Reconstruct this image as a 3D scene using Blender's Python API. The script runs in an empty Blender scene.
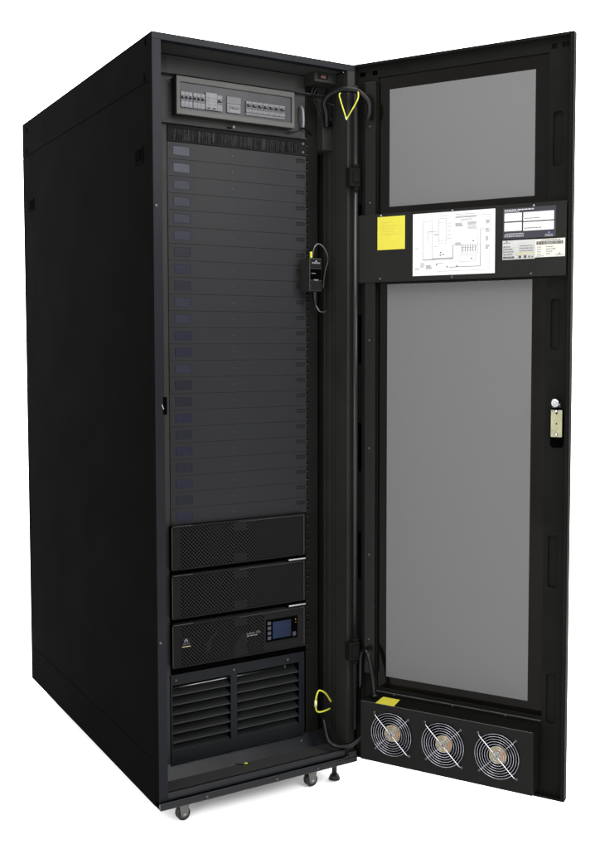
import bpy, bmesh, math, random
from mathutils import Vector, Matrix, geometry
random.seed(7)
S = bpy.context.scene
COL = S.collection
ANG = -1.0372763584            # the door stands open: its local x runs along it from the hinge
HINGE = (0.5968, 0.0010, 0.0)
DOORM = Matrix.Translation(HINGE) @ Matrix.Rotation(ANG, 4, 'Z')
FLOOR_Z = -0.0655

# ------------------------------------------------------------------ materials
def mat(name, col, rough=0.5, spec=0.5, metal=0.0, var=0.12, vscale=6.0, bump=0.0, bscale=400.0, coat=0.0):
    if name != 'white_studio_floor': col = tuple(c * .635 for c in col); spec *= .635
    m = bpy.data.materials.new(name); m.use_nodes = True
    nt = m.node_tree; b = nt.nodes['Principled BSDF']
    b.inputs['Roughness'].default_value = rough
    b.inputs['Specular IOR Level'].default_value = spec
    b.inputs['Metallic'].default_value = metal
    if coat: b.inputs['Coat Weight'].default_value = coat; b.inputs['Coat Roughness'].default_value = 0.15
    tc = nt.nodes.new('ShaderNodeTexCoord')
    n = nt.nodes.new('ShaderNodeTexNoise'); n.inputs['Scale'].default_value = vscale; n.inputs['Detail'].default_value = 6
    n.inputs['Roughness'].default_value = 0.62
    nt.links.new(tc.outputs['Object'], n.inputs['Vector'])
    r = nt.nodes.new('ShaderNodeMapRange')
    r.inputs['From Min'].default_value = .3; r.inputs['From Max'].default_value = .7
    r.inputs['To Min'].default_value = 1 - var; r.inputs['To Max'].default_value = 1 + var
    nt.links.new(n.outputs['Fac'], r.inputs['Value'])
    mx = nt.nodes.new('ShaderNodeMix'); mx.data_type = 'RGBA'; mx.blend_type = 'MULTIPLY'
    mx.inputs['Factor'].default_value = 1
    mx.inputs[6].default_value = (*col, 1)
    nt.links.new(r.outputs['Result'], mx.inputs[7])
    nt.links.new(mx.outputs[2], b.inputs['Base Color'])
    # worn gloss: roughness drifts a little
    r2 = nt.nodes.new('ShaderNodeMapRange')
    r2.inputs['To Min'].default_value = max(.02, rough - .08); r2.inputs['To Max'].default_value = min(1, rough + .06)
    n2 = nt.nodes.new('ShaderNodeTexNoise'); n2.inputs['Scale'].default_value = vscale * 2.3; n2.inputs['Detail'].default_value = 4
    nt.links.new(tc.outputs['Object'], n2.inputs['Vector']); nt.links.new(n2.outputs['Fac'], r2.inputs['Value'])
    nt.links.new(r2.outputs['Result'], b.inputs['Roughness'])
    if bump:
        n3 = nt.nodes.new('ShaderNodeTexNoise'); n3.inputs['Scale'].default_value = bscale; n3.inputs['Detail'].default_value = 2
        nt.links.new(tc.outputs['Object'], n3.inputs['Vector'])
        bp = nt.nodes.new('ShaderNodeBump'); bp.inputs['Strength'].default_value = bump; bp.inputs['Distance'].default_value = .001
        nt.links.new(n3.outputs['Fac'], bp.inputs['Height']); nt.links.new(bp.outputs['Normal'], b.inputs['Normal'])
    return m

M = {}
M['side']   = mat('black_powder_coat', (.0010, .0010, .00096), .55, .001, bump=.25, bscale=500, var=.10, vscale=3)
M['front']  = mat('black_paint_cool_light', (.0037, .0041, .0051), .36, .055, bump=.15, bscale=600)  # black paint; the blue cast stands in for cooler light it reflects
M['inner']  = mat('inner_black_paint', (.0100, .0104, .0094), .45, .09, bump=.15, bscale=600, var=.18)
M['door']   = mat('door_black_paint', (.0042, .0042, .0037), .45, .006, bump=.2, bscale=600, var=.18)
M['void']   = mat('dark_cavity', (.0005, .0005, .0005), .8, .002)
M['glass']  = mat('black_glass_border', (.0018, .0015, .0011), .10, .05, var=.3, vscale=2.5)
M['pane']   = mat('grey_frosted_pane', (.066, .066, .066), .9, 0.0, var=.004)
M['panel']  = mat('grey_panel_paint', (.0059, .0061, .0067), .42, .09, bump=.15, bscale=500, var=.06)
M['tab']    = mat('blue_tinted_plastic', (.0082, .0086, .0150), .35, .08, var=.15, vscale=30)
M['tab2']   = mat('violet_tinted_plastic', (.0052, .0048, .0115), .35, .08, var=.15, vscale=30)
M['tab3']   = mat('dark_tinted_plastic', (.0044, .0043, .0075), .35, .08, var=.15, vscale=30)
M['ups']    = mat('charcoal_plastic', (.0056, .0056, .0056), .55, .015, var=.08)
M['upsedge']= mat('pale_edge_glint', (.032, .032, .031), .4, .3, var=.2, vscale=40)  # pale edge lines; on base and document sheet they paint edge highlights
M['boxframe']= mat('grey_box_frame', (.0315, .031, .0290), .5, .2, var=.05)
M['boxback']= mat('slate_box_window', (.0062, .0064, .0078), .35, .15, var=.06)
M['mcb']    = mat('light_grey_breaker', (.055, .055, .060), .45, .3, var=.12, vscale=60)
M['mcbd']   = mat('grey_breaker_cap', (.034, .034, .037), .45, .3, var=.12, vscale=60)
M['toggle'] = mat('dark_toggle', (.010, .009, .014), .4, .3)
M['bristle']= mat('black_bristle', (.006, .006, .006), .8, .1, var=.9, vscale=160)
M['chrome'] = mat('bright_chrome', (.30, .30, .32), .2, .5, 1.0, var=.06)
M['steel']  = mat('dull_steel', (.20, .20, .20), .35, .5, 1.0, var=.15, vscale=40)
M['dsteel'] = mat('dark_screw_steel', (.05, .05, .052), .35, .4, .6, var=.15, vscale=40)
M['zinc']   = mat('yellow_zinc', (.16, .155, .095), .5, .3, .4, var=.25, vscale=35)
M['brass']  = mat('tan_hub_label', (.17, .135, .065), .45, .4, .2, var=.3, vscale=90)
M['hubgrey']= mat('grey_hub', (.20, .19, .17), .4, .4, .3, var=.3, vscale=90)
M['orange'] = mat('orange_print', (.30, .10, .035), .5, .3)
M['yellow'] = mat('yellow_paper', (.265, .240, .020), .7, .2, var=.035, vscale=60)
M['yellow2'] = mat('faded_yellow_print', (.238, .204, .022), .7, .2)
M['paper']  = mat('white_paper', (.30, .30, .297), .7, .2, var=.02, vscale=20)
M['label']  = mat('silver_grey_label', (.20,.20,.195), .5, .2, var=.08, vscale=60)
M['cream']  = mat('cream_label', (.26,.25,.22), .5, .3, var=.08, vscale=60)
M['ink']    = mat('black_ink', (.02, .02, .022), .6, .2)
M['greyink']= mat('grey_ink', (.06, .06, .06), .7, .1)
M['paleink']= mat('pale_ink', (.15, .15, .15), .7, .1)
M['violet'] = mat('violet_black_print', (.009, .0075, .0125), .5, .2)
M['whiteink']= mat('white_ink', (.20, .20, .205), .6, .2)
M['tan']    = mat('tan_print', (.22, .19, .11), .6, .2)
M['blueink']= mat('blue_ink', (.05, .12, .40), .5, .3)
M['cable']  = mat('black_cable', (.0022, .0022, .0024), .26, .12, var=.2, vscale=60)
M['yg']     = mat('yellow_green_wire', (.25, .245, .020), .45, .3, var=.25, vscale=60)
M['ygpale'] = mat('pale_yellow_wire', (.27, .28, .14), .45, .3, var=.2, vscale=60)
M['tie']    = mat('white_tie', (.10,.10,.11), .5, .3)
M['rubber'] = mat('black_rubber', (.008, .008, .008), .6, .25)
M['caster'] = mat('grey_caster_metal', (.07,.07,.066), .4, .4, .5, var=.2, vscale=50)
M['floor']  = mat('white_studio_floor', (.90, .90, .90), .9, .1, var=.01)
M['copper'] = mat('orange_label', (.05, .016, .012), .5, .3)
M['emblem'] = mat('grey_emblem', (.075, .075, .075), .5, .1)

# blue display: a lit screen
def screen():
    m = mat('blue_screen', (.002, .004, .010), .25, .06)
    nt = m.node_tree; b = nt.nodes['Principled BSDF']
    tc = nt.nodes.new('ShaderNodeTexCoord'); sp = nt.nodes.new('ShaderNodeSeparateXYZ')
    nt.links.new(tc.outputs['Generated'], sp.inputs[0])
    r = nt.nodes.new('ShaderNodeValToRGB')
    r.color_ramp.elements[0].color = (.012, .052, .20, 1); r.color_ramp.elements[1].color = (.014, .022, .075, 1)
    nt.links.new(sp.outputs['X'], r.inputs['Fac'])
    nt.links.new(r.outputs['Color'], b.inputs['Emission Color']); b.inputs['Emission Strength'].default_value = .055
    return m
M['screen'] = screen()
M['channel'] = mat('channel_paint', (.0032, .0033, .0031), .28, .07)
M['trim'] = mat('base_trim_paint', (.0026, .0029, .0036), .3, .16)
M['housing'] = mat('fan_housing_paint', (.0027, .0027, .0025), .34, .05, bump=.15, bscale=600)
M['plate'] = mat('document_plate_paint', (.0072, .0072, .0068), .5, .02, bump=.15, bscale=600)
M['rod'] = mat('satin_black_rod', (.0050, .0054, .0050), .24, .16)
M['vent'] = mat('vent_black_paint', (.0034, .0038, .0044), .42, .06)
M['louver'] = mat('louver_paint', (.0064, .0068, .0070), .4, .08)
M['header'] = mat('header_grey_paint', (.0140, .0143, .0136), .45, .10, var=.1)
M['ring'] = mat('guard_wire', (.21, .21, .235), .16, .5, 1.0, var=.5, vscale=25)
M['slot'] = mat('slot_grey', (.0042, .0043, .0046), .5, .05)

# perforated bezel: rows of diamond holes
def mesh_mat():
    m = mat('perforated_black_bezel', (.0125, .0125, .0125), .5, .2)
    nt = m.node_tree; b = nt.nodes['Principled BSDF']
    tc = nt.nodes.new('ShaderNodeTexCoord'); sp = nt.nodes.new('ShaderNodeSeparateXYZ')
    nt.links.new(tc.outputs['Object'], sp.inputs[0])
    def math_(op, a, c=None):
        n = nt.nodes.new('ShaderNodeMath'); n.operation = op
        for i, v in enumerate((a, c)):
            if v is None: continue
            if isinstance(v, (int, float)): n.inputs[i].default_value = v
            else: nt.links.new(v, n.inputs[i])
        return n.outputs[0]
    k = math.pi / .0102
    a = math_('MULTIPLY', math_('ADD', sp.outputs['X'], sp.outputs['Z']), k)
    c = math_('MULTIPLY', math_('SUBTRACT', sp.outputs['X'], sp.outputs['Z']), k)
    v = math_('MULTIPLY', math_('ABSOLUTE', math_('SINE', a)), math_('ABSOLUTE', math_('SINE', c)))
    r = nt.nodes.new('ShaderNodeMapRange'); r.inputs['From Min'].default_value = .30; r.inputs['From Max'].default_value = .42
    nt.links.new(v, r.inputs['Value'])
    mx = nt.nodes.new('ShaderNodeMix'); mx.data_type = 'RGBA'
    mx.inputs[6].default_value = (.0060, .0060, .0060, 1); mx.inputs[7].default_value = (.0003, .0003, .0003, 1)
    nt.links.new(r.outputs['Result'], mx.inputs['Factor'])
    nt.links.new(mx.outputs[2], b.inputs['Base Color'])
    sr = nt.nodes.new('ShaderNodeMapRange'); sr.inputs['To Min'].default_value = .004; sr.inputs['To Max'].default_value = 0
    nt.links.new(r.outputs['Result'], sr.inputs['Value']); nt.links.new(sr.outputs['Result'], b.inputs['Specular IOR Level'])
    return m
M['mesh'] = mesh_mat()

# ------------------------------------------------------------------ mesh builder
RX = Matrix.Rotation(math.pi / 2, 4, 'X')
class MB:
    def __init__(s): s.bm = bmesh.new(); s.mats = []
    def mi(s, m):
        if m not in s.mats: s.mats.append(m)
        return s.mats.index(m)
    def _fin(s, geom_faces, m, smooth=False):
        i = s.mi(m)
        for f in geom_faces: f.material_index = i; f.smooth = smooth
    def add(s, tmp, m, smooth=False, T=None):
        """merge a temporary bmesh"""
        if T is not None: bmesh.ops.transform(tmp, matrix=T, verts=tmp.verts)
        i = s.mi(m); vm = {}
        for v in tmp.verts: vm[v] = s.bm.verts.new(v.co)
        for f in tmp.faces:
            try: nf = s.bm.faces.new([vm[v] for v in f.verts])
            except ValueError: continue
            nf.material_index = i; nf.smooth = smooth
        tmp.free(); return s
    def box(s, x0, x1, y0, y1, z0, z1, m, bev=.0008, T=None):
        t = bmesh.new(); bmesh.ops.create_cube(t, size=1)
        for v in t.verts:
            v.co = Vector(((x0 + x1) / 2 + v.co.x * (x1 - x0), (y0 + y1) / 2 + v.co.y * (y1 - y0), (z0 + z1) / 2 + v.co.z * (z1 - z0)))
        bev = min(bev, .3 * min(abs(x1 - x0), abs(y1 - y0), abs(z1 - z0)))
        if bev > 0: bmesh.ops.bevel(t, geom=list(t.edges), offset=bev, segments=2, profile=.5, affect='EDGES')
        return s.add(t, m, T=T)
    def rot_box(s, c, size, rx, m, bev=.0004, axis='X'):
        t = Matrix.Translation(c) @ Matrix.Rotation(rx, 4, axis)
        h = [k / 2 for k in size]
        return s.box(-h[0], h[0], -h[1], h[1], -h[2], h[2], m, bev, T=t)
    def quad(s, pts, m):
        f = s.bm.faces.new([s.bm.verts.new(p) for p in pts]); s._fin([f], m); return s
    def prism(s, loops, y0, y1, m, bev=.0006, T=None):
        """loops: outer then holes, in (x, z); solid from y0 (front) to y1"""
        cu = bpy.data.curves.new('t', 'CURVE'); cu.dimensions = '2D'; cu.fill_mode = 'BOTH'
        for lp in loops:
            sp = cu.splines.new('POLY'); sp.points.add(len(lp) - 1); sp.use_cyclic_u = True
            for p, q in zip(sp.points, lp): p.co = (q[0], q[1], 0, 1)
        th = y1 - y0; bev = min(bev, th * .3)
        cu.extrude = th / 2 - bev; cu.bevel_depth = bev; cu.bevel_resolution = 1; cu.offset = -bev
        o = bpy.data.objects.new('t', cu); me = bpy.data.meshes.new_from_object(o)
        t = bmesh.new(); t.from_mesh(me)
        bmesh.ops.remove_doubles(t, verts=t.verts, dist=1e-6)
        bmesh.ops.transform(t, matrix=Matrix.Translation((0, (y0 + y1) / 2, 0)) @ RX, verts=t.verts)
        bpy.data.objects.remove(o); bpy.data.curves.remove(cu); bpy.data.meshes.remove(me)
        return s.add(t, m, T=T)
    def text(s, body, x, z, y, size, m, align='LEFT', sx=1.0, T=None):
        cu = bpy.data.curves.new('t', 'FONT'); cu.body = body; cu.size = size; cu.align_x = align; cu.resolution_u = 2
        o = bpy.data.objects.new('t', cu); me = bpy.data.meshes.new_from_object(o)
        t = bmesh.new(); t.from_mesh(me)
        bmesh.ops.transform(t, matrix=Matrix.Translation((x, y, z)) @ RX @ Matrix.Diagonal((sx, 1, 1, 1)), verts=t.verts)
        bpy.data.objects.remove(o); bpy.data.curves.remove(cu); bpy.data.meshes.remove(me)
        return s.add(t, m, T=T)
    def cyl(s, p, q, r, m, r2=None, seg=20, caps=True, smooth=True):
        p, q = Vector(p), Vector(q); d = q - p
        t = bmesh.new(); bmesh.ops.create_cone(t, cap_ends=caps, cap_tris=False, segments=seg, radius1=r, radius2=r if r2 is None else r2, depth=d.length)
        T = Matrix.Translation((p + q) / 2) @ d.to_track_quat('Z', 'Y').to_matrix().to_4x4()
        i0 = len(s.bm.faces); s.add(t, m, smooth, T=T)
        s.bm.faces.ensure_lookup_table()
        for f in s.bm.faces[i0:]:
            if len(f.verts) > 4: f.smooth = False
        return s
    def ball(s, c, r, m, sc=(1, 1, 1), seg=18):
        t = bmesh.new(); bmesh.ops.create_uvsphere(t, u_segments=seg, v_segments=seg // 2 + 2, radius=r)
        return s.add(t, m, True, T=Matrix.Translation(c) @ Matrix.Diagonal((*sc, 1)))
    def torus(s, c, R, r, m, axis='Y', seg=48, rs=6):
        ring = []
        for i in range(seg):
            a = 2 * math.pi * i / seg; row = []
            for j in range(rs):
                b = 2 * math.pi * j / rs; k = R + r * math.cos(b); h = r * math.sin(b)
                v = (k * math.cos(a), h, k * math.sin(a)) if axis == 'Y' else (h, k * math.cos(a), k * math.sin(a))
                row.append(s.bm.verts.new(Vector(c) + Vector(v)))
            ring.append(row)
        fs = []
        for i in range(seg):
            for j in range(rs):
                fs.append(s.bm.faces.new((ring[i][j], ring[i][(j + 1) % rs], ring[(i + 1) % seg][(j + 1) % rs], ring[(i + 1) % seg][j])))
        s._fin(fs, m, True); return s
    def tube(s, pts, r, m, sub=10, seg=10, ripple=0.0, pitch=.004, rfun=None):
        P = [Vector(p) for p in pts]; out = []
        for i in range(len(P) - 1):
            p0 = P[i - 1] if i else P[0] * 2 - P[1]; p1, p2 = P[i], P[i + 1]
            p3 = P[i + 2] if i + 2 < len(P) else P[-1] * 2 - P[-2]
            for k in range(sub):
                t = k / sub
                out.append(.5 * ((2 * p1) + (p2 - p0) * t + (2 * p0 - 5 * p1 + 4 * p2 - p3) * t * t + (3 * p1 - p0 - 3 * p2 + p3) * t ** 3))
        out.append(P[-1])
        if ripple:                                   # even spacing for a corrugated hose
            L = sum((b - a).length for a, b in zip(out, out[1:])); n = int(L / pitch * 4); res = []; acc = 0; j = 0
            for k in range(n + 1):
                d = L * k / n
                while j < len(out) - 2 and acc + (out[j + 1] - out[j]).length < d: acc += (out[j + 1] - out[j]).length; j += 1
                sl = (out[j + 1] - out[j]).length or 1e-9
                res.append(out[j].lerp(out[j + 1], min(1, (d - acc) / sl)))
            out = res
        rows = []; nrm = None
        for i, p in enumerate(out):
            d = (out[min(i + 1, len(out) - 1)] - out[max(i - 1, 0)]).normalized()
            if nrm is None: nrm = d.orthogonal().normalized()
            nrm = (nrm - d * nrm.dot(d)).normalized(); b = d.cross(nrm)
            rr = r + (ripple if i % 4 < 2 else -ripple) if ripple else r
            if rfun: rr *= rfun(i / (len(out) - 1))
            rows.append([s.bm.verts.new(p + (nrm * math.cos(2 * math.pi * k / seg) + b * math.sin(2 * math.pi * k / seg)) * rr) for k in range(seg)])
        fs = []
        for a, b in zip(rows, rows[1:]):
            for k in range(seg): fs.append(s.bm.faces.new((a[k], a[(k + 1) % seg], b[(k + 1) % seg], b[k])))
        fs.append(s.bm.faces.new(rows[0][::-1])); fs.append(s.bm.faces.new(rows[-1]))
        s._fin(fs, m, True); return s
    def screw(s, c, r, m, d=(0, -1, 0), h=.0025):
        c = Vector(c); d = Vector(d)
        s.cyl(c, c + d * h * .5, r, m, seg=14); s.cyl(c + d * h * .5, c + d * h, r, m, r2=r * .6, seg=14)
        s.cyl(c + d * h, c + d * h * 1.04, r * .35, M['void'], seg=6); return s
    def build(s, name, parent=None, T=None):
        """T: matrix of the space the mesh was drawn in relative to its parent's space (drawn = T^-1)"""
        bmesh.ops.recalc_face_normals(s.bm, faces=s.bm.faces)
        if T is not None: bmesh.ops.transform(s.bm, matrix=T, verts=s.bm.verts)
        me = bpy.data.meshes.new(name); s.bm.to_mesh(me); s.bm.free()
        for m in s.mats: me.materials.append(m)
        o = bpy.data.objects.new(name, me); COL.objects.link(o)
        if parent: o.parent = parent
        return o

def rect(x0, x1, z0, z1): return [(x0, z0), (x1, z0), (x1, z1), (x0, z1)]
def rrect(x0, x1, z0, z1, r, n=6):
    o = []
    for cx, cz, a0 in ((x1 - r, z0 + r, -90), (x1 - r, z1 - r, 0), (x0 + r, z1 - r, 90), (x0 + r, z0 + r, 180)):
        for k in range(n + 1):
            a = math.radians(a0 + 90 * k / n); o.append((cx + r * math.cos(a), cz + r * math.sin(a)))
    return o
def circ(cx, cz, r, n=48): return [(cx + r * math.cos(2 * math.pi * k / n), cz + r * math.sin(2 * math.pi * k / n)) for k in range(n)]

def tag(o, label, cat, group=None):
    o['label'] = label; o['category'] = cat
    if group: o['group'] = group
    return o
def thing(name, loc, label, cat, group=None, rz=0.0):
    o = bpy.data.objects.new(name, None); COL.objects.link(o); o.empty_display_size = .05
    o.location = loc; o.rotation_euler = (0, 0, rz)
    return tag(o, label, cat, group)
def off(loc): return Matrix.Translation(Vector(loc) * -1)

# ------------------------------------------------------------------ setting
f = MB(); f.quad([(-25, -25, FLOOR_Z), (25, -25, FLOOR_Z), (25, 25, FLOOR_Z), (-25, 25, FLOOR_Z)], M['floor'])
fl = f.build('floor'); fl['kind'] = 'structure'

# ------------------------------------------------------------------ the cabinet
W, D, H = .600, 1.1792, 1.9547
RB = (.3, .59, FLOOR_Z)
rack = thing('server_rack', RB, 'tall black server rack cabinet on casters with its glass door swung open', 'server rack')
TR = off(RB)

b = MB()                                             # welded frame: posts, beam, inner walls
b.box(.0009, .0255, 0, .0225, .0185, 1.9370, M['front']); b.box(0, .0008, .0010, .0225, .0185, 1.9370, M['side'], .0002); b.box(0, .0008, .0010, .0225, 1.9373, H - .0012, M['side'], .0002)                    # left front post
b.box(.0009, .5998, 0, .0225, 1.9372, H, M['front'])                        # top beam
b.box(.5745, .5998, 0, .060, .0185, 1.9370, M['inner'])                 # right front post
b.box(.5815, .5968, .0602, .164, .030, 1.936, M['inner'])               # inner right wall
b.box(.030, .5965, .1640, .1660, .030, 1.936, M['void'])                # closing sheet behind the rails
b.box(.0016, .0060, .0234, D - .0002, .004, H - .0042, M['void'], 0)         # backing of the side panel joints
b.box(.0062, .0275, .0227, .060, .030, 1.936, M['inner'])               # inner left return
b.box(.0255, .5745, .0150, .1120, 1.9395, 1.9425, M['header'])           # ceiling inside
for k in range(3):                                                       # folded ribs of the inner right wall
    b.box(.5790, .5814, .072 + .028 * k, .080 + .028 * k, .06, 1.90, M['inner'])
b.build('frame', rack, TR)

b = MB()                                             # roof sheet, back
b.box(.0002, .5996, .0227, D, H - .0035, H - .0005, M['side']); b.build('roof', rack, TR)
b = MB(); b.box(.0062, .5958, D - .003, D, .004, H - .004, M['side']); b.build('back_panel', rack, TR)
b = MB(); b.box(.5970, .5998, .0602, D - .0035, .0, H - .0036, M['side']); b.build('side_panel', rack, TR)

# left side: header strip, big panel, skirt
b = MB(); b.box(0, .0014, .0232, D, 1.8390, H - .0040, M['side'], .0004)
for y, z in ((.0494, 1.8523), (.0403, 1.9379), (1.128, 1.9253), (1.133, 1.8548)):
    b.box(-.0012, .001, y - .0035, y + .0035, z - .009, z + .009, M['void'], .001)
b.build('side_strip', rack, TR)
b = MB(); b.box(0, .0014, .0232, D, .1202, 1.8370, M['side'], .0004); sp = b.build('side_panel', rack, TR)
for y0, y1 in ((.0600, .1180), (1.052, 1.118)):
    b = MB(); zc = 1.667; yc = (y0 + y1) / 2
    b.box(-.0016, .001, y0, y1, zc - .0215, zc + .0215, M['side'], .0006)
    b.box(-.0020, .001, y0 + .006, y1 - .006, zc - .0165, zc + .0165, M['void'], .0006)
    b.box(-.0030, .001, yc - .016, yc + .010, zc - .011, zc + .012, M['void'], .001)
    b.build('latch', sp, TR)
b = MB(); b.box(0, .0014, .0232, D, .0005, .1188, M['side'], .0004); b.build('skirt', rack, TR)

# base
b = MB()
b.box(-.0003, .6040, -.0105, -.0002, .0002, .0182, M['trim'], .0028)     # kick strip
b.box(.0258, .5742, .0010, .0040, .0185, .0375, M['trim'], .001)        # sill
b.box(.0258, .5742, .0042, .0125, .0345, .0375, M['trim'], .001)
b.box(.5750, .6015, -.0100, -.0003, .0184, .0330, M['inner'], .001)
b.box(.0062, .5960, .0130, D - .004, .0260, .0290, M['header'])           # bottom sheet
b.box(.0010, .5990, .0002, D - .004, .0003, .0030, M['void'])
b.quad([(.03, .0845, .0292), (.58, .0845, .0292), (.58, .1135, .0630), (.03, .1135, .0630)], M['trim'])
b.box(.0010, .6030, -.0098, -.0080, .0181, .0186, M['upsedge'], .0001); b.box(.0262, .5740, .0012, .0026, .0376, .0379, M['upsedge'], .0001)  # bright strips paint the highlight along trim and sill edges
for x in (.13, .34, .47): b.screw((x, -.0105, .0095), .0036, M['dsteel'])
b.screw((.482, .100, .046), .003, M['steel'], (0, -.7, .7), .006)
b.build('base', rack, TR)

def caster(x, y):
    b = MB()
    b.box(x - .018, x + .018, y - .018, y + .018, -.0030, -.0002, M['caster'])
    for s in (-1, 1):
        b.prism([[(x - .016, -.004), (x + .016, -.004), (x + .010, -.052), (x - .010, -.052)]], y + s * .0125 - .001, y + s * .0125 + .001, M['caster'])
    b.cyl((x, y - .015, -.0465), (x, y + .015, -.0465), .004, M['steel'], seg=12)
    o = b.build('caster', rack, TR)
    w = MB(); w.cyl((x, y - .0100, -.0465), (x, y + .0100, -.0465), .0165, M['rubber'], seg=32)
    w.torus((x, y - .0070, -.0465), .0155, .0032, M['rubber'], seg=36, rs=8); w.torus((x, y + .0070, -.0465), .0155, .0032, M['rubber'], seg=36, rs=8)
    w.cyl((x, y - .0118, -.0465), (x, y + .0118, -.0465), .0095, M['caster'], seg=24)
    w.build('wheel', o, None if False else TR)
for x, y in ((.0872, .050), (.4830, .050), (.0872, 1.12), (.513, 1.12)): caster(x, y)
b = MB(); b.cyl((.564, .05, -.050), (.564, .05, -.0003), .0075, M['rubber']); b.cyl((.564, .05, -.0635), (.564, .05, -.050), .0170, M['rubber'], r2=.012)
b.build('leveling_foot', rack, TR)

# 19-inch rails with their holes
for x0, x1, hx in ((.0300, .0880, .0), (.5055, .5470, .5118)):
    b = MB(); b.box(x0, x1, .1125, .1145, .032, 1.935, M['inner' if x0 < .3 else 'door'])
    b.box(x1 - .002 if x0 < .3 else x0, x1 if x0 < .3 else x0 + .002, .1147, .155, .032, 1.935, M['void'])
    z = .30
    while x0 > .3 and z < 1.76:
        for dz in (.004, .0232):
            b.box(hx - .0024, hx + .0024, .1119, .1128, z + dz - .0030, z + dz + .0030, M['void'], .0003)
            b.box(hx - .0020, hx + .0016, .1113, .1122, z + dz - .0034, z + dz - .0020, M['dsteel'], .0003)
        z += .0438
    b.build('rail', rack, TR)
b = MB()                                             # header sheet behind the breaker box
b.box(.0300, .5740, .1130, .1150, 1.7560, 1.9385, M['header'], .001)
b.box(.0300, .5740, .0950, .1130, 1.8870, 1.8895, M['header'], .0008)
b.box(.0300, .5060, .1000, .1130, 1.7620, 1.7655, M['inner'], .0008)
b.screw((.273, .100, 1.7700), .0055, M['dsteel'], h=.006)
b.cyl((.262, .1115, 1.770), (.284, .1115, 1.770), .002, M['void'])
b.screw((.094, .113, 1.8), .003, M['dsteel']); b.screw((.094, .113, 1.87), .003, M['dsteel'])
b.build('header_panel', rack, TR)

b = MB()                                             # latch keeper and post screws on the left front post
b.box(.0218, .0325, -.0012, .012, 1.0130, 1.0575, M['void'], .0012); b.rot_box((.0200, -.0016, 1.0330), (.0022, .0025, .0130), math.radians(-24), M['chrome'], axis='Y')
b.build('latch_keeper', rack, TR)
for z in (1.5321, .4337):
    b = MB(); b.screw((.0085, .0, z), .0040, M['dsteel'], h=.004); b.build('screw', rack, TR)
b = MB(); b.box(.502, .574, .055, .112, 1.912, 1.939, M['inner'], .002); b.box(.512, .545, .0535, .0552, 1.9195, 1.9335, M['ups']); b.box(.522, .538, .0528, .0537, 1.9225, 1.9305, M['copper'])
b.build('door_switch', rack, TR)
b = MB(); b.box(.548, .5812, .086, .150, 1.735, 1.830, M['inner'], .002); b.box(.552, .5770, .080, .0858, 1.795, 1.818, M['ups'], .002)
for k in range(4): b.box(.555 + .005 * k, .558 + .005 * k, .0785, .0802, 1.799, 1.814, M['void'])
b.build('wall_bracket', rack, TR)

# hinge rod
b = MB(); b.cyl((.5915, -.0130, .10), (.5915, -.0130, 1.893), .0080, M['rod'], seg=20)
rod = b.build('hinge_rod', rack, TR)
for z0, z1 in ((1.620, 1.672), (.300, .352)):
    b = MB(); b.box(.566, .6005, -.0255, -.0004, z0, z1, M['door'], .003); b.box(.574, .596, -.029, -.0250, z0 + .012, z1 - .010, M['door'], .002)
    b.cyl((.5915, -.013, z1), (.5915, -.013, z1 + .010), .0105, M['door']); b.cyl((.5915, -.013, z0 - .010), (.5915, -.013, z0), .0105, M['door'])
    b.build('hinge', rod, TR)

# ------------------------------------------------------------------ the door (drawn in its own space)
DW, Z0, Z1 = .5985, .0130, 1.9560
door_T = TR @ DOORM
b = MB()
F0, F1 = -(-.016), .020                             # sheet between local y .016 and .020
holes = [rect(.0655, .5335, .2220, 1.9165)]
for zz0, zz1 in ((1.634, 1.769), (1.174, 1.302), (.563, .699), (.207, .339)): holes.append(rrect(.5450, .5690, zz0, zz1, .008))
holes.append(rrect(.5470, .5815, .9240, 1.0265, .010))
for x0, x1 in ((.009, .026), (.0475, .0625), (.540, .552), (.566, .585)): holes.append(rect(x0, x1, 1.9245, 1.9365))
for zz in (1.4400, 1.1340, .8311, .5229): holes.append(rrect(.0045, .0155, zz, zz + .137, .005))
b.prism([rect(.002, DW - .002, Z0 + .002, Z1 - .002)] + holes, F0, F1, M['door'], .0008)
b.prism([rect(.0, DW, Z0, Z1), rect(.0022, DW - .0030, Z0 + .0022, Z1 - .0022)], 0, .0255, M['door'], .0007)   # folded rim
b.box(DW - .0095, DW - .0032, .0005, .0025, Z0 + .003, Z1 - .003, M['door'])         # inward lip at the free edge
b.box(.003, DW - .010, .0005, .0022, Z1 - .0070, Z1 - .0024, M['door'])
b.box(.003, DW - .010, .0005, .0022, Z0 + .0024, Z0 + .0060, M['door'])
b.box(.002, .0652, .0235, .0252, Z0 + .003, Z1 - .003, M['void']); b.box(.5338, DW - .002, .0235, .0252, Z0 + .003, Z1 - .003, M['door'])
b.box(.0653, .5337, .0235, .0252, 1.9167, Z1 - .003, M['void']); b.box(.0653, .5337, .0235, .0252, Z0 + .003, .2218, M['void'])
b.prism([[(.0300, .26), (.0640, .26), (.0640, 1.905), (.0300, 1.905)]], .0020, .0155, M['channel'], .003)             # hat channel
b.box(.0210, .0285, .0080, .0158, .03, 1.915, M['door'], .002)
door = b.build('door', rack)
door.matrix_parent_inverse = Matrix.Identity(4)
door.location = Vector(HINGE) - Vector(RB); door.rotation_euler = (0, 0, ANG)
b = MB(); b.prism([rect(.0657, .5333, .2222, 1.9163), rect(.0975, .4985, 1.5650, 1.8815), rect(.0920, .4955, .2545, 1.3530)], .0205, .0233, M['glass'], .0003); b.build('glass_border', door)
for x0, x1, z0, z1 in ((.0976, .4984, 1.5651, 1.8814), (.0921, .4954, .2546, 1.3529)):
    b = MB(); b.box(x0, x1, .0208, .0230, z0, z1, M['pane'], 0); b.build('window_pane', door)
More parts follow.
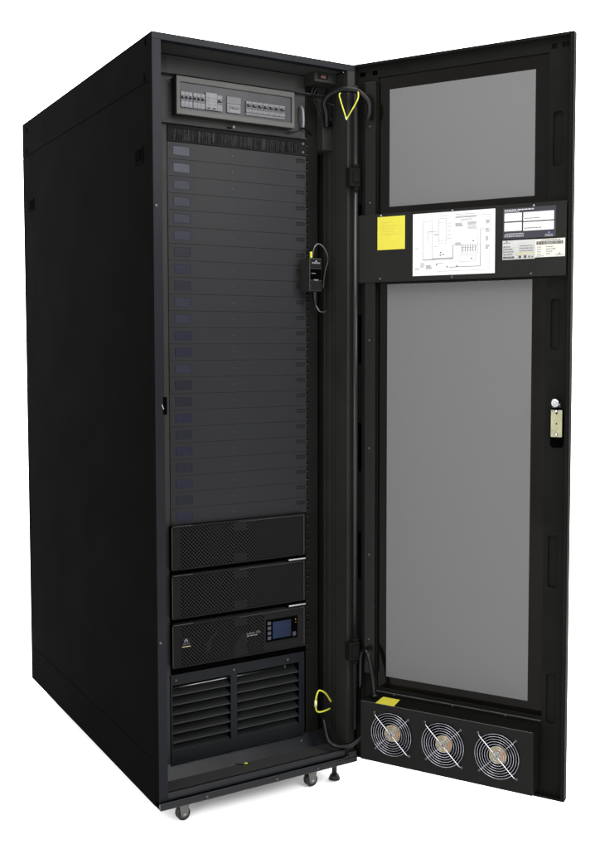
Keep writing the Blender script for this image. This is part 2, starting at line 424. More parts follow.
for z in (1.7837, 1.5767, 1.2, .9, .6, .36): MB().screw((.0470, .0020, z), .0030, M['dsteel'], h=.003).build('screw', door)
b = MB()                                            # quarter-turn latch
b.prism([rrect(.5505, .5790, .9525, 1.0215, .001), circ(.5648, .9865, .0020, 16), circ(.5648, 1.0135, .0028, 16)], .0080, .0100, M['zinc'], .0004)
b.box(.552, .578, .0105, .0195, .955, 1.019, M['void'])
b.screw((.5640, .0080, 1.0185), .0042, M['chrome']); b.screw((.5640, .0080, .9590), .0042, M['chrome'])
b.build('latch_plate', door)
b = MB(); b.cyl((.5625, .016, 1.0395), (.5625, .004, 1.0395), .0075, M['chrome']); b.ball((.5620, -.0020, 1.0395), .0125, M['chrome'], (1, .75, 1))
b.cyl((.5650, -.004, 1.0390), (.5650, -.0135, 1.0355), .005, M['steel'], seg=14)
b.box(.5660, .5790, -.0060, .006, 1.0285, 1.0405, M['cable'], .002); b.screw((.5745, -.0060, 1.0360), .0022, M['steel'])
b.build('latch_knob', door)
b = MB(); b.box(.5480, .5800, .0175, .0192, .926, 1.025, M['void'], .0003); b.build('latch_recess', door)

# ------------------------------------------------------------------ rack-mounted equipment
PB = (.2975, .111, .0)
PITCH = .04385; TOPZ = 1.7170
ordn = ['topmost', 'second', 'third', 'fourth', 'fifth', 'sixth', 'seventh', 'eighth', 'ninth', 'tenth', 'eleventh', 'twelfth']
def blank_panel(z):
    t = thing('blanking_panel', (.297, .111, z), '', 'blanking panel', 'one unit blanking panels')
    h = PITCH - .0003; T = off((.297, .111, z))
    b = MB(); b.prism([rrect(.0868, .5072, z + .0002, z + h, .0005, 2), rrect(.4740, .5020, z + .0245, z + .0345, .0022, 3), rrect(.1030, .1500, z + .0100, z + .0335, .0012, 2)], .1100, .1118, M['panel'], .0004)
    b.box(.0868, .5072, .1119, .1122, z + .0005, z + h, M['inner'], 0); b.build('plate', t, T)
    b = MB(); b.box(.1033, .1497, .1098, .1112, z + .0103, z + .0332, M['tab'], .0004); b.build('label_window', t, T)
    b = MB(); b.box(.4742, .5018, .1112, .1117, z + .0247, z + .0343, M['slot'], 0)
    for k in range(4): b.box(.4770 + k * .006, .4815 + k * .006, .1107, .1113, z + .0280, z + .0308, M['panel'], .0002)
    b.build('latch_slot', t, T)
    b = MB(); b.screw((.2751, .1101, z + .0225), .0018, M['dsteel'], h=.0016); b.build('screw', t, T)
    return t
def copy_tree(o, parent=None):
    c = o.copy(); COL.objects.link(c)
    if parent: c.parent = parent
    for ch in list(o.children): copy_tree(ch, c)
    return c
TINT = ['pale', 'pale', 'blue', 'blue', 'blue', 'blue', 'dark', 'violet', 'dark', 'blue', 'blue', 'violet', 'violet', 'blue', 'dark', 'dark', 'violet', 'dark', 'violet', 'dark', 'violet', 'dark', 'violet']
first = blank_panel(TOPZ - PITCH)
tabmesh = {}
src = [c for c in first.children if c.name.startswith('label_window')][0].data
M['tab0'] = mat('pale_blue_plastic', (.0190, .0205, .0290), .35, .08, var=.15, vscale=30)
for k, mm in (('pale', 'tab0'), ('blue', 'tab'), ('violet', 'tab2'), ('dark', 'tab3')):
    d = src.copy(); d.materials.clear(); d.materials.append(M[mm]); tabmesh[k] = d
panels = []
for i in range(23):
    o = first if i == 0 else copy_tree(first)
    o.location.z = TOPZ - PITCH * (i + 1)
    o.location.y += random.uniform(-.0005, .0004); o.rotation_euler.z = random.uniform(-.0012, .0012)   # seated slightly unevenly
    for c in o.children:
        if c.name.startswith('label_window'): c.data = tabmesh[TINT[i]]
    if i == 0: s = 'topmost grey blanking panel, directly under the brush strip'
    elif i == 22: s = 'lowest grey blanking panel, directly above the top battery module'
    elif i < 12: s = f'grey blanking panel, {ordn[i]} down from the brush strip'
    else: s = f'grey blanking panel, {ordn[22 - i]} up from the perforated black modules'
    o['label'] = s; panels.append(o)

# brush strip
BB = (.297, .111, 1.716)
t = thing('brush_panel', BB, 'black cable entry strip with bristles between breaker box and grey panels', 'brush panel'); T = off(BB)
b = MB(); b.prism([rect(.0868, .5072, 1.7178, 1.7605), rrect(.0890, .4800, 1.7220, 1.7525, .012)], .1085, .1110, M['ups'], .0005)
for z in (1.7265, 1.7500): b.screw((.4960, .1085, z), .0042, M['dsteel'], h=.003)
b.build('plate', t, T)
b = MB()
b.box(.0895, .4795, .1122, .1124, 1.722, 1.7525, M['void'], 0)
for i in range(330):
    x = .0900 + .389 * i / 329; g = random.random()
    tilt = random.uniform(-.0022, .0022); w = .0007
    y = .1098 + random.uniform(0, .0016)
    mm = M['inner'] if g > .88 else M['ups'] if g > .6 else M['bristle']
    zt, zb = 1.7523, 1.7223 + (random.uniform(0, .006) if g < .3 else 0)
    b.quad([(x - w, y, zt), (x + w, y, zt), (x + w + tilt, y, zb), (x - w + tilt, y, zb)], mm)
b.build('bristles', t, T)

# breaker box
XB = (.277, .098, 1.7825)
t = thing('breaker_box', XB, 'grey framed breaker box with rows of switches at top of the rack', 'breaker box'); T = off(XB)
b = MB(); b.prism([rect(.1010, .4535, 1.7830, 1.8808), rect(.1118, .4443, 1.7972, 1.8655)], .0800, .0860, M['boxframe'], .0015)
b.prism([rect(.1014, .4531, 1.7834, 1.8804)], .0862, .1128, M['inner'], .001); b.build('housing', t, T)
b = MB(); b.box(.1119, .4442, .0846, .0860, 1.7973, 1.8654, M['boxback'], 0); b.build('window', t, T)
def breaker(x0, x1, z0, z1, tz=None, tog=True, cap='mcb', name='breaker'):
    b = MB(); b.box(x0, x1 - .0004, .0800, .0850, z0, z1, M[cap], .0006)
    if tog:
        zc = tz or (z0 + (z1 - z0) * .58); xc = (x0 + x1) / 2; w = (x1 - x0) * .43
        b.box(xc - w, xc + w, .0792, .0801, zc - .0075, zc + .0065, M['toggle'], .0004)
        b.box(xc - w * .7, xc + w * .7, .0735, .0795, zc - .001, zc + .005, M['toggle'], .001)
        b.box(x0 + .002, x0 + (x1 - x0) * .7, .0796, .0801, z0 + .0065, z0 + .0085, M['mcbd'], 0)
    b.box(x0 + .001, x1 - .0014, .0796, .0801, z0 + .002, z0 + .0035, M['mcbd'], 0)
    return b.build(name, t, T)
for k in range(3): breaker(.1133 + .0112 * k, .1133 + .0112 * (k + 1), 1.8020, 1.8415)
for k in range(3): breaker(.1483 + .0112 * k, .1483 + .0112 * (k + 1), 1.8020, 1.8415)
b = MB(); b.box(.1830, .2165, .0785, .0850, 1.8025, 1.8475, M['mcb'], .0008)                       # residual current unit
for i in range(2):
    for k in range(3): b.box(.1865 + .0155 * i, .1975 + .0155 * i, .0780, .0786, 1.8155 + .0085 * k, 1.8165 + .0085 * k, M['mcbd'], 0)
    b.box(.1875 + .0150 * i, .1965 + .0150 * i, .0778, .0786, 1.8050, 1.8085, M['tab'], 0)
b.build('breaker', t, T)
breaker(.2170, .2330, 1.8025, 1.8440)
b = MB(); b.box(.2462, .2880, .0815, .0850, 1.8262, 1.8455, M['mcbd'], .0006); b.build('breaker', t, T)
b = MB(); b.box(.2462, .2860, .0800, .0850, 1.8030, 1.8255, M['mcb'], .0006); b.box(.2500, .2830, .0794, .0801, 1.8130, 1.8205, M['toggle'], .0004)
b.box(.2600, .2730, .0770, .0795, 1.8140, 1.8185, M['mcbd'], .0005); b.box(.2480, .2560, .0794, .0801, 1.8060, 1.8110, M['mcbd'], 0); b.build('breaker', t, T)
for k in range(7): breaker(.3030 + .0172 * k, .3030 + .0172 * (k + 1), 1.8100, 1.8395, tz=1.8265)
b = MB(); b.box(.3028, .4234, .0820, .0850, 1.8030, 1.8097, M['mcbd'], .0005); b.build('breaker', t, T)

# three perforated 3U modules
def ups(zb, zt, label, last=False):
    loc = (.288, .1, zb); t = thing('power_module', loc, label, 'power module', 'perforated power modules'); T = off(loc)
    x0, x1 = .0812, .4925
    b = MB(); b.prism([rrect(x0, x1, zb, zt, .002, 3), rect(x0 + .0042, x1 - .0052, zb + .004, zt - .005)], .0925, .1000, M['ups'], .0010)
    b.box(x0 + .001, x1 - .001, .1002, .1600, zb + .001, zt - .001, M['void'], 0)
    b.box(x0 + .002, x1 - .002, .1080, .1110, zb - .0185, zb - .0005, M['void'], 0)
    b.box(x0 + .0002, x0 + .0012, .0920, .0930, zb + .003, zt - .003, M['upsedge'], .0002)          # bright edges
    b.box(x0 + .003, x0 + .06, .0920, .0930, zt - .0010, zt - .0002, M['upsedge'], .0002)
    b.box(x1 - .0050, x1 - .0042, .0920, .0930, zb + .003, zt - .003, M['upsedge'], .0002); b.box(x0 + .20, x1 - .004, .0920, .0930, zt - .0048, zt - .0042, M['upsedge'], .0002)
    b.build('bezel_frame', t, T)
    xr = x1 - .0054 if not last else .3565
    b = MB(); b.box(x0 + .0044, xr, .0945, .0985, zb + .0042, zt - .0052, M['mesh'], .0002)
    for z0, z1 in ((zt - .030, zt - .0052), (zb + .0042, zb + .026)): b.box(.2640, .3060, .0938, .0950, z0, z1, M['ups'], .0003)
    b.box(x0 + .0044, x0 + .024, .0938, .0950, zb + .0042, zt - .0052, M['ups'], .0003)
    if last:
        b.prism([[(.1800, zb + .030), (.1900, zb + .030), (.1960, zb + .040), (.1960, zb + .062), (.2150, zb + .084), (.2080, zb + .084), (.1800, zb + .052)]], .0936, .0950, M['ups'], .0003)
        b.prism([[(.2640, zb + .026), (.2980, zb + .026), (.3060, zb + .036), (.3060, zb + .066), (.3180, zb + .080), (.2980, zb + .066), (.2640, zb + .040)]], .0936, .0950, M['ups'], .0003)
    b.build('perforated_bezel', t, T)
    if not last:
        b = MB(); b.box(.4340, .4900, .0850, .0920, zb - .0110, zb - .0065, M['steel'], .001); b.box(.4380, .4420, .0920, .1080, zb - .011, zb - .007, M['steel']); b.box(.480, .484, .0920, .1080, zb - .011, zb - .007, M['steel'])
        b.build('release_bar', t, T)
        b = MB(); b.box(x0 + .004, .43, .1000, .1079, zb - .0160, zb - .0130, M['ups'], .0008); b.build('lower_lip', t, T)
    else:
        b = MB(); b.box(.3568, x1 - .0054, .0935, .0985, zb + .0042, zt - .0052, M['ups'], .0006); b.build('control_fascia', t, T)
        b = MB(); b.box(.3640, .4655, .0912, .0936, .3565, .4185, M['void'], .001)
        for k in range(4): b.box(.3680, .3790, .0905, .0914, .3620 + .0140 * k, .3715 + .0140 * k, M['toggle'], .0005)
        b.box(.4490, .4600, .0905, .0914, .3620, .3740, M['toggle'], .0005)
        b.ball((.4590, .0911, .4090), .0013, M['yg'], seg=8); b.ball((.4590, .0911, .4010), .0011, M['orange'], seg=8)
        d = b.build('display_panel', t, T)
        b = MB(); b.box(.3845, .4440, .0908, .0914, .3632, .4110, M['screen'], .0002); b.build('screen', d, T)
        b = MB(); b.box(.1078, .1340, .0930, .0946, .3800, .4070, M['ups'], .0006)
        b.prism([[(.1150, .3940), (.1178, .3940), (.1178, .3965), (.1232, .3965), (.1232, .3940), (.1260, .3940), (.1260, .3985), (.1205, .4045), (.1150, .3985)], [(.1185, .3985), (.1205, .4010), (.1225, .3985)]], .0927, .0931, M['emblem'], .0001)
        b.text('VERTIV', .1209, .3872, .0928, .0062, M['emblem'], 'CENTER')
        b.box(.1085, .1333, .0927, .0931, .3812, .3832, M['tan'], 0); b.build('badge', t, T)
        b = MB(); b.text('Liebert ITA', .3035, .3862, .0932, .0100, M['emblem'], sx=.92); 
        for a, c in ((.3035, .3130), (.3145, .3240), (.3255, .3370)): b.box(a, c, .0930, .0934, .3812, .3838, M['emblem'], 0)
        b.build('lettering', t, T)
    return t
ups(.5905, .7090, 'upper black perforated module, directly below the grey blanking panels')
ups(.4590, .5770, 'middle black perforated module, between two others without a screen')
ups(.3265, .4440, 'lowest perforated module, with blue screen and white lettering', True)

# louvred vent panel
VB = (.2905, .111, .063)
t = thing('vent_panel', VB, 'black louvred vent panel at the bottom of the rack', 'vent panel'); T = off(VB)
o1, o2 = (.0865, .2600), (.2805, .4800)
b = MB(); b.prism([rect(.0815, .4985, .0640, .3050), rect(*o1, .0950, .2760), rect(*o2, .0950, .2760)], .1080, .1110, M['front'], .0008)
b.box(.0815, .4985, .1030, .1079, .0630, .0660, M['front'], .0008)
for x in (.0960, .2700, .4420): b.screw((x, .1080, .2900), .0040, M['dsteel'], h=.003)
b.build('frame', t, T)
for a, c in (o1, o2):
    for k in range(7):
        b = MB(); b.rot_box(((a + c) / 2, .1240, .2560 - .0258 * k), (c - a - .001, .0300, .0016), math.radians(30), M['louver'], .0005); b.box(a + .0005, c - .0005, .1100, .1116, .2560 - .0258 * k - .0098, .2560 - .0258 * k - .0074, M['header'], .0003); b.build('louver', t, T)
b = MB(); b.cyl((.0835, .128, .2632), (.4450, .128, .2640), .0026, M['steel']); b.box(.4420, .4450, .125, .131, .2600, .2680, M['dsteel'], .0005); b.build('rod', t, T)
b = MB(); b.box(.0820, .4980, .1560, .1580, .066, .303, M['void'], 0); b.build('backing', t, T)

# ------------------------------------------------------------------ things on the door
dl = Vector(HINGE); 
DP = DOORM @ Vector((.2985, 0, 1.359))
t = thing('document_panel', DP, 'black sheet across the open door carrying a wiring diagram and labels', 'document panel', rz=ANG)
T = off((.2985, 0, 1.359))
b = MB(); b.box(.0125, .5865, -.0030, -.0010, 1.3590, 1.5440, M['plate'], .0006); b.box(.0125, .5865, -.0009, .0140, 1.5425, 1.5440, M['upsedge'], .0005); b.box(.0125, .5865, -.0009, .0140, 1.3590, 1.3605, M['plate'], .0005)  # top lip coloured bright as a lit edge
b.build('plate', t, T)
for x, z in ((.0835, 1.5390), (.2880, 1.5390), (.5040, 1.5370), (.0810, 1.3675), (.2880, 1.3655), (.4980, 1.3660)): MB().screw((x, -.0030, z), .0034, M['steel'] if z > 1.5 else M['dsteel'], h=.003).build('screw', t, T)
b = MB(); b.box(.0730, .1538, -.0040, -.0032, 1.4460, 1.5355, M['yellow'], .0002)
for k in range(5): b.box(.083, .083 + .055 * random.uniform(.6, 1), -.0042, -.0040, 1.5190 - .008 * k, 1.5199 - .008 * k, M['yellow2'], 0)
b.build('note', t, T)
# wiring diagram
b = MB(); SX0, SX1, SZ0, SZ1 = .1770, .4040, 1.3715, 1.5365
b.box(SX0, SX1, -.0040, -.0032, SZ0, SZ1, M['paper'], .0002)
YI = -.0042
def pt(u, v): return SX0 + (SX1 - SX0) * u, SZ0 + (SZ1 - SZ0) * v
def ln(u0, v0, u1, v1, w=.0009, m='paleink'):
    x0, z0 = pt(u0, v0); x1, z1 = pt(u1, v1)
    b.box(min(x0, x1) - w / 2, max(x0, x1) + w / 2, YI, YI + .0004, min(z0, z1) - w / 2, max(z0, z1) + w / 2, M[m], 0)
def rc(u0, v0, u1, v1, **k): ln(u0, v0, u1, v0, **k); ln(u0, v1, u1, v1, **k); ln(u0, v0, u0, v1, **k); ln(u1, v0, u1, v1, **k)
def gt(u, v, w, n=1, m='paleink'):                  # a block of unreadably small lines
    for k in range(n):
        c = u
        while c < u + w - .01:
            l = random.uniform(.008, .03); l = min(l, u + w - c); ln(c, v - .016 * k, c + l, v - .016 * k, w=.0013, m=m); c += l + .008
rc(.13, .25, .245, .87); rc(.325, .50, .415, .90); ln(.325, .55, .415, .55); ln(.325, .84, .415, .84); ln(.19, .55, .19, .70); ln(.19, .70, .325, .70)
ln(.13, .25, .50, .26); ln(.25, .27, .50, .27, w=.0018); ln(.50, .26, .50, .47, w=.0014, m='greyink'); ln(.50, .47, .57, .47); ln(.46, .12, .83, .12, w=.0014, m='greyink'); ln(.83, .12, .83, .70, w=.0012, m='greyink')
ln(.83, .70, .885, .70); ln(.94, .06, .94, .92); ln(.77, .92, .94, .92); ln(.31, .06, .94, .06); rc(.60, .33, .80, .47); rc(.585, .20, .77, .30); ln(.80, .47, .80, .72)
for i in range(6): ln(.62 + .03 * i, .36, .62 + .03 * i, .455, w=.0012, m='greyink')
for k in range(4): ln(.60, .36 + .03 * k, .79, .36 + .03 * k, m='greyink' if k == 2 else 'paleink')
gt(.53, .95, .25, 1); gt(.53, .915, .25, 2, 'greyink'); gt(.60, .87, .13, 2); gt(.53, .81, .08, 4, 'greyink'); gt(.68, .815, .10, 3, 'greyink'); gt(.68, .76, .10, 4); gt(.34, .945, .08); gt(.20, .70, .06, 1); gt(.27, .66, .05, 2)
for k in range(5): gt(.43, .82 - .06 * k, .05, 1); 
for k in range(4): gt(.895, .83 - .13 * k, .035, 4, 'greyink')
for u, v in ((.35, .36), (.38, .33), (.345, .32), (.745, .52), (.725, .245), (.55, .135), (.43, .13), (.30, .17)):
    x, z = pt(u, v); b.prism([circ(x, z, .0022, 10)], YI, YI + .0004, M['greyink'], .0001)
gt(.10, .20, .05, 5); gt(.17, .16, .07, 4, 'greyink'); gt(.03, .44, .05, 1); gt(.03, .12, .05, 2); gt(.30, .19, .10, 1); gt(.27, .46, .05); gt(.53, .50, .07, 3, 'greyink')
b.build('diagram_sheet', t, T)
# address label: violet black with four white fields
b = MB(); b.box(.4250, .5600, -.0036, -.0031, 1.4565, 1.5340, M['violet'], .0001)
for x0, x1, z0, z1 in ((.4285, .4735, 1.5010, 1.5215), (.4775, .5550, 1.4995, 1.5215), (.4285, .4735, 1.4760, 1.4975), (.4775, .5550, 1.4750, 1.4965)):
    b.box(x0, x1, -.0041, -.0034, z0, z1, M['paper'], 0)
def dash(x0, x1, z, h, m, lo=.0015, hi=.006, gap=.0012, y=-.0044):
    c = x0
    while c < x1:
        l = min(random.uniform(lo, hi), x1 - c); b.box(c, c + l, y, y + .0004, z - h / 2, z + h / 2, M[m], 0); c += l + gap
dash(.4285, .4590, 1.5290, .0030, 'whiteink', .003, .008, y=-.0040); dash(.4620, .5040, 1.5290, .0030, 'whiteink', .004, .010, y=-.0040); dash(.4285, .4660, 1.5248, .0018, 'whiteink', y=-.0040)
dash(.4800, .5200, 1.5060, .0022, 'greyink'); dash(.4800, .5250, 1.4815, .0024, 'greyink'); dash(.480, .495, 1.5185, .0010, 'paleink'); dash(.480, .495, 1.4935, .0010, 'paleink'); dash(.430, .445, 1.5185, .0010, 'paleink')
for k in range(3): dash(.4285 + (.003 if k == 0 else 0), .4790, 1.4690 - .0035 * k, .0016, 'whiteink', y=-.0040)
b.text('EMERSON', .5430, 1.4610, -.0040, .0046, M['whiteink'], 'CENTER'); b.box(.5330, .5530, -.0042, -.0038, 1.4585, 1.4595, M['whiteink'], 0)
b.prism([[(.5405, 1.4665), (.5455, 1.4665), (.5430, 1.4705)]], -.0042, -.0038, M['blueink'], .0001)
b.build('address_label', t, T)
b = MB(); b.box(.4240, .5080, -.0039, -.0032, 1.4040, 1.4525, M['label'], .0001)
b.prism([[(.4330, 1.4485), (.4380, 1.4485), (.4355, 1.4515)]], -.0043, -.0039, M['ink'], .0001); b.text('EMERSON', .4355, 1.4445, -.0043, .0042, M['ink'], 'CENTER')
for k in range(5):
    z = 1.4365 - .0065 * k; dash(.4260, .4260 + (.018, .024, .028, .024, .030)[k], z, .0018, 'ink', .003, .008)
    b.box(.4250, .5070, -.0042, -.0039, z - .0033, z - .0030, M['paleink'], 0)
    if k < 3: dash(.4680, .5040, z + .001, .0016, 'greyink')
b.box(.4600, .5060, -.0043, -.0039, 1.4160, 1.4198, M['tan'], 0)
dash(.4260, .4560, 1.4080, .0024, 'ink', .003, .007); b.box(.4660, .4730, -.0043, -.0039, 1.4065, 1.4125, M['ink'], 0); b.prism([circ(.4830, 1.4098, .0038, 16)], -.0043, -.0039, M['ink'], .0001); b.box(.4910, .4960, -.0043, -.0039, 1.4070, 1.4120, M['greyink'], 0); b.box(.4990, .5040, -.0043, -.0039, 1.4070, 1.4110, M['greyink'], 0)
b.build('rating_label', t, T)
b = MB(); b.box(.5083, .5835, -.0040, -.0033, 1.4065, 1.4520, M['cream'], .0001)
dash(.5240, .5720, 1.4492, .0016, 'ink')
c = .5120
while c < .5790:
    w = random.choice((.0006, .001, .0016)); b.box(c, c + w, -.0044, -.0040, 1.4380, 1.4462, M['ink'], 0); c += w + random.choice((.0005, .0009))
for k in range(4): dash(.5140, .5240, 1.4320 - .0058 * k, .0015, 'greyink'); dash(.5360, .5360 + (.018, .024, .016, .010)[k], 1.4320 - .0058 * k, .0017, 'greyink')
b.text('EMERSON', .5700, 1.4095, -.0044, .0042, M['ink'], 'CENTER'); b.prism([[(.5675, 1.4135), (.5725, 1.4135), (.5700, 1.4168)]], -.0044, -.0040, M['ink'], .0001); dash(.512, .530, 1.4095, .0014, 'greyink')
b.build('barcode_label', t, T)

# fan unit
FP = DOORM @ Vector((.29, 0, .04))
t = thing('fan_unit', FP, 'black housing at the foot of the open door with three wire-guarded fans', 'fan unit', rz=ANG)
T = off((.29, 0, .04))
fx = (.1448, .2930, .4405); fz = .1265; U0, U1, YF = .0515, .5330, -.0600
b = MB(); b.prism([rect(U0, U1, .0395, .2040)] + [circ(x, fz, .0595) for x in fx], YF, YF + .0016, M['housing'], .0005)
b.box(U0, U1, YF + .0017, .0155, .2025, .2040, M['housing'], .0006); b.box(U0, U1, YF + .0017, .0155, .0395, .0410, M['housing'], .0006)
b.box(U0, U0 + .0015, YF + .0017, .0155, .0412, .2023, M['housing'], .0006); b.box(U1 - .0015, U1, YF + .0017, .0155, .0412, .2023, M['housing'], .0006)
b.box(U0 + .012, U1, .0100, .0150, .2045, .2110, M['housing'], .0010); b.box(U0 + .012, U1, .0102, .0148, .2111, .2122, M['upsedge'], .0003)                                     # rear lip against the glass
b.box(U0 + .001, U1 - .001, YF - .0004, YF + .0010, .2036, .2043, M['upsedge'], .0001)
b.box(U0 + .002, U1 - .002, .010, .0120, .0415, .2020, M['void'], 0)
b.build('housing', t, T)
for x in (.12, .2925, .44): MB().screw((x, .0100, .2085), .0025, M['dsteel'], h=.002).build('screw', t, T)
b = MB(); b.quad([(.0955, -.0598, .2045), (.1505, -.0598, .2045), (.1455, -.0050, .2045), (.0945, -.0050, .2045)], M['yellow']); b.build('note', t, T)
def fan(x):
    b = MB(); y0 = YF + .0020
    b.prism([rrect(x - .060, x + .060, fz - .060, fz + .060, .006), circ(x, fz, .0575)], y0, y0 + .025, M['ups'], .0006)
    for k in range(7):                              # blades
        a0 = 2 * math.pi * k / 7; n = 6; pr = None
        for i in range(n + 1):
            r = .024 + (.054 - .024) * i / n; tw = .16 * i / n; wv = .30
            p = Vector((x + r * math.cos(a0 + tw), y0 + .010, fz + r * math.sin(a0 + tw))); q = Vector((x + r * math.cos(a0 + tw + wv + .12), y0 + .022, fz + r * math.sin(a0 + tw + wv + .12)))
            if pr: b.quad([pr[0], p, q, pr[1]], M['ups'])
            pr = (p, q)
    fo = b.build('fan', t, T)
    b = MB(); b.cyl((x, y0 + .004, fz), (x, y0 + .025, fz), .0245, M['ups'], seg=32); b.cyl((x, y0 + .0030, fz), (x, y0 + .0040, fz), .0232, M['brass'], seg=32)
    b.cyl((x - .002, y0 + .0025, fz - .001), (x - .002, y0 + .0030, fz - .001), .0095, M['hubgrey'], seg=24)
    b.box(x + .0110, x + .0165, y0 + .0020, y0 + .0025, fz - .009, fz + .008, M['orange'], 0); b.build('hub', fo, T)
    b = MB(); yg = YF - .0055
    rw = .00078
    for r in (.0055, .0121, .0187, .0253, .0319, .0385, .0451, .0517, .0583): b.torus((x, yg, fz), r, rw, M['ring'], seg=64, rs=8)
    for sx in (-1, 1):                               # two crossing stays with feet bent to the sheet
        yy = yg - .0018 if sx == -1 else yg + .0018
        for e in (-1, 1):
            d = Vector((sx * e, 0, e)) * .0402
            if sx == -1: d = Vector((-e, 0, e)) * .0430
            b.tube([(x, yy, fz), (x + d.x, yy, fz + d.z), (x + d.x * 1.10, yy + .002, fz + d.z * 1.10), (x + d.x * 1.17, YF - .001, fz + d.z * 1.17)], .0013 if sx == -1 else .0009, M['chrome'] if sx == -1 else M['steel'], sub=4, seg=6)
            b.screw((x + d.x * 1.2, YF, fz + d.z * 1.2), .0036, M['dsteel'], h=.0022)
    b.build('grille', fo, T)
for x in fx: fan(x)

# ------------------------------------------------------------------ controller box and cables
CB = (.508, .085, 1.337)
t = thing('controller_box', CB, 'small black controller box hanging beside the grey panels, yellow tag on top', 'controller'); T = off(CB)
b = MB(); b.box(.4880, .5285, .0600, .1100, 1.3372, 1.4290, M['inner'], .002)
b.box(.4905, .5265, .0588, .0602, 1.4020, 1.4250, M['ups'], .0005); b.box(.4905, .5265, .0588, .0602, 1.3690, 1.3990, M['void'], .0005); b.box(.4905, .5265, .0588, .0602, 1.3400, 1.3660, M['ups'], .0005)
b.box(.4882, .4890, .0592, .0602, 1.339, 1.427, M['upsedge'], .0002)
b.build('case', t, T)
b = MB(); b.prism([[(.5055, 1.4190), (.5115, 1.4190), (.5085, 1.4225)]], .0578, .0590, M['label'], .0001); b.text('EMERSON', .5085, 1.4135, .0583, .0058, M['label'], 'CENTER')
b.box(.4935, .5065, .0580, .0590, 1.3860, 1.3868, M['label'], 0)
b.prism([[(.500, 1.3700), (.517, 1.3700), (.513, 1.3665), (.504, 1.3665)]], .0578, .0590, M['emblem'], .0001); b.build('front_print', t, T)
b = MB(); b.box(.4950, .5010, .066, .071, 1.4292, 1.4470, M['yg'], .001); b.build('tag', t, T)
b = MB(); b.tube([(.512, .07, 1.3370), (.512, .07, 1.318), (.514, .07, 1.300)], .0072, M['cable'], rfun=lambda q: 1.1 - .55 * q); b.build('plug', t, T)
o = MB().tube([(.5085, .078, 1.4295), (.5090, .076, 1.445), (.5150, .075, 1.4630), (.5280, .075, 1.4707), (.5449, .075, 1.4604), (.5600, .08, 1.4391), (.5660, .09, 1.4232), (.5640, .1, 1.3955), (.5600, .105, 1.35)], .0021, M['dsteel'], seg=8).build('cable')
tag(o, 'thin grey cable looping over the top of the controller box', 'cable')
o = MB().tube([(.5140, .07, 1.3010), (.5183, .072, 1.2955), (.5235, .07, 1.2859), (.5301, .07, 1.2809), (.5482, .075, 1.2808), (.560, .09, 1.285)], .0021, M['dsteel'], seg=8).build('cable')
tag(o, 'short thin cable hanging below the controller box plug', 'cable')

o = MB().tube([(.5560, .080, 1.800), (.5486, .070, 1.8320), (.5360, .060, 1.8560), (.5385, .045, 1.8735), (.5486, .015, 1.8815), (.5626, -.020, 1.8805), (.5818, -.040, 1.8730), (.5979, -.050, 1.8575), (.6084, -.054, 1.8400), (.6110, -.051, 1.8150), (.6105, -.0440, 1.8020)], .0078, M['cable'], ripple=.0004, pitch=.0042, seg=12).build('cable_conduit')
tag(o, 'thick black cable conduit arching from cabinet to door at the top hinge', 'cable conduit')
o = MB().tube([(.5440, -.012, 1.8700), (.5403, -.012, 1.8602), (.5512, -.030, 1.7968)], .0019, M['yg'], sub=3, seg=8)
o.tube([(.5512, -.030, 1.7968), (.5748, -.048, 1.8479), (.5784, -.046, 1.8700)], .0019, M['yg'], sub=3, seg=8)
o.cyl((.5500, -.0280, 1.8040), (.5516, -.0306, 1.7955), .0024, M['ygpale'], seg=8); o = o.build('earth_wire')
tag(o, 'yellow green earth wire hanging in a V below the arched conduit', 'wire')
o = MB().tube([(.5745, .060, 1.855), (.5300, .085, 1.870), (.5180, .095, 1.890), (.5210, .090, 1.905), (.535, .085, 1.912)], .0022, M['cable'], seg=8)
o.tube([(.5480, .085, 1.815), (.5350, .090, 1.845), (.5230, .095, 1.880), (.5280, .085, 1.905)], .0024, M['cable'], seg=8)
tag(o.build('cable'), 'thin black leads running down from the door switch', 'cable')
o = MB().tube([(.5600, .062, .1600), (.5420, .055, .1840), (.5286, .05, .1972), (.5118, .05, .2046), (.5030, .05, .1890), (.5004, .05, .1646), (.5050, .05, .1463), (.5218, .05, .1416), (.5552, .06, .1410)], .0025, M['yg'], seg=8)
o.cyl((.5012, .0500, .178), (.5004, .0500, .160), .0042, M['ygpale'], seg=10)
tag(o.build('earth_wire'), 'yellow green earth wire curled near the bottom of the cabinet', 'wire')
o = MB().tube([(.5500, .100, .1180), (.5400, .085, .1200), (.5340, .060, .1080), (.5310, .045, .0850), (.5300, .028, .0640), (.5440, .012, .0510), (.5714, -.018, .0580), (.5930, -.034, .0770), (.6060, -.046, .0980), (.6110, -.050, .1150)], .0068, M['cable'], seg=12)
tag(o.build('cable'), 'thick black cable sagging from cabinet floor towards the fan housing', 'cable')
D3 = lambda u, n, z: DOORM @ Vector((u, -n, z))
o = MB().tube([D3(.0240, .004, .2200), D3(.0250, .006, .280), D3(.0300, .012, .3180), D3(.0430, .016, .3310), D3(.0560, .020, .3190), D3(.0680, .024, .2800), D3(.0755, .027, .2380), D3(.0780, .027, .2050)], .0062, M['cable'], seg=12)
o.cyl(D3(.0780, .027, .2045), D3(.0780, .027, .2180), .0090, M['cable'])
tag(o.build('cable'), 'black cable arching down into the top of the fan housing', 'cable')
o = MB().tube([(.4880, .106, 1.8520), (.4895, .098, 1.8420), (.4905, .096, 1.8180), (.4925, .100, 1.7990), (.4935, .108, 1.7930)], .0034, M['tie'], seg=8)
tag(o.build('tie_strap'), 'pale strap standing right of the breaker box', 'strap')
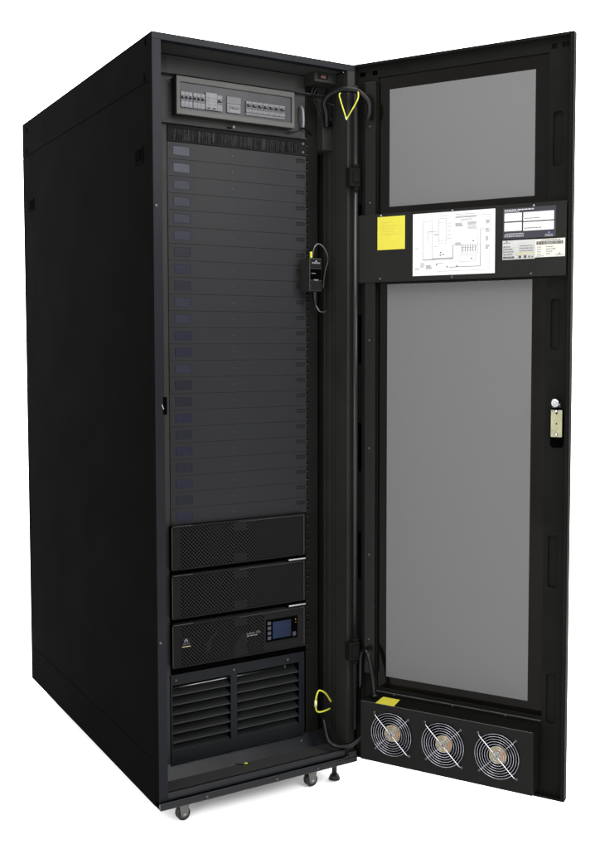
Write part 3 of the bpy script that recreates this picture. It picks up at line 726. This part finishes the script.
o = MB().tube([(.4450, .105, 1.776), (.4700, .098, 1.781), (.4900, .100, 1.791), (.5120, .106, 1.786), (.5250, .110, 1.780)], .0024, M['cable'], seg=8)
tag(o.build('cable'), 'thin black lead below the pale strap beside the breaker box', 'cable')
o = MB().tube([(.262, .088, .0312), (.2750, .0800, .0318), (.2850, .0760, .0315)], .0016, M['cable'], seg=6); o.tube([(.2850, .0760, .0315), (.2890, .0745, .0330), (.2930, .0720, .0325)], .0022, M['yg'], seg=6)
tag(o.build('wire_scrap'), 'short loose wire with a yellow tip lying on the cabinet floor', 'wire')

# ------------------------------------------------------------------ camera
cam = bpy.data.cameras.new('camera'); co = bpy.data.objects.new('camera', cam); COL.objects.link(co); S.camera = co
r = Vector((0.8632485956617384, -0.504774265795139, -0.0021915015434361366)); u = Vector((0.030727829783402345, 0.048215293173825724, 0.9983642050779686)); fw = Vector((0.5038428947249715, 0.861903838078901, -0.05713240184011898))
Rm = Matrix((r, u, -fw)).transposed().to_4x4(); Rm.translation = Vector((-0.9395881430298024, -2.295308571736495, 1.1814435269343762))
co.matrix_world = Rm
cam.sensor_fit = 'HORIZONTAL'; cam.sensor_width = 36; cam.lens = 985.3662544582145 / 600 * 36
cam.shift_x = 5.977415554321995 / 600; cam.shift_y = -20.846829962872572 / 600
cam.clip_start = .05; cam.clip_end = 200

# ------------------------------------------------------------------ studio: white surround, dimmer behind the camera, unseen softboxes added
w = bpy.data.worlds.new('World'); S.world = w; w.use_nodes = True
nt = w.node_tree; bg = nt.nodes['Background']
tc = nt.nodes.new('ShaderNodeTexCoord'); sp_ = nt.nodes.new('ShaderNodeSeparateXYZ'); nt.links.new(tc.outputs['Generated'], sp_.inputs[0])
rp = nt.nodes.new('ShaderNodeMapRange'); rp.inputs['From Min'].default_value = -.6; rp.inputs['From Max'].default_value = .45
rp.inputs['To Min'].default_value = .75; rp.inputs['To Max'].default_value = 1.9
nt.links.new(sp_.outputs['Y'], rp.inputs['Value']); nt.links.new(rp.outputs['Result'], bg.inputs['Strength'])
bg.inputs['Color'].default_value = (1, 1, 1, 1)
def area(name, loc, aim, size, power, col=(1, 1, 1)):
    l = bpy.data.lights.new(name, 'AREA'); l.shape = 'RECTANGLE'; l.size, l.size_y = size; l.energy = power; l.color = col
    o = bpy.data.objects.new(name, l); COL.objects.link(o); o.location = loc
    o.rotation_euler = (Vector(aim) - Vector(loc)).to_track_quat('-Z', 'Y').to_euler(); return o
area('unseen_softbox', (1.5, -3.3, 2.7), (.3, .1, 1.5), (1.6, 1.2), 60)
area('unseen_softbox', (-2.9, -2.4, .9), (.7, -.2, .6), (1.6, 1.6), 32)  # added fill from the left, evens out the door panes
area('unseen_softbox', (.1, -1.5, 3.6), (.1, -1.3, 0), (2.4, 2.0), 80)  # added overhead light, whitens the floor and lifts upward faces

S.render.engine = 'CYCLES'
S.cycles.max_bounces = 6
S.view_settings.view_transform = 'Standard'; S.view_settings.look = 'None'; S.view_settings.exposure = 1.65; S.view_settings.gamma = 1
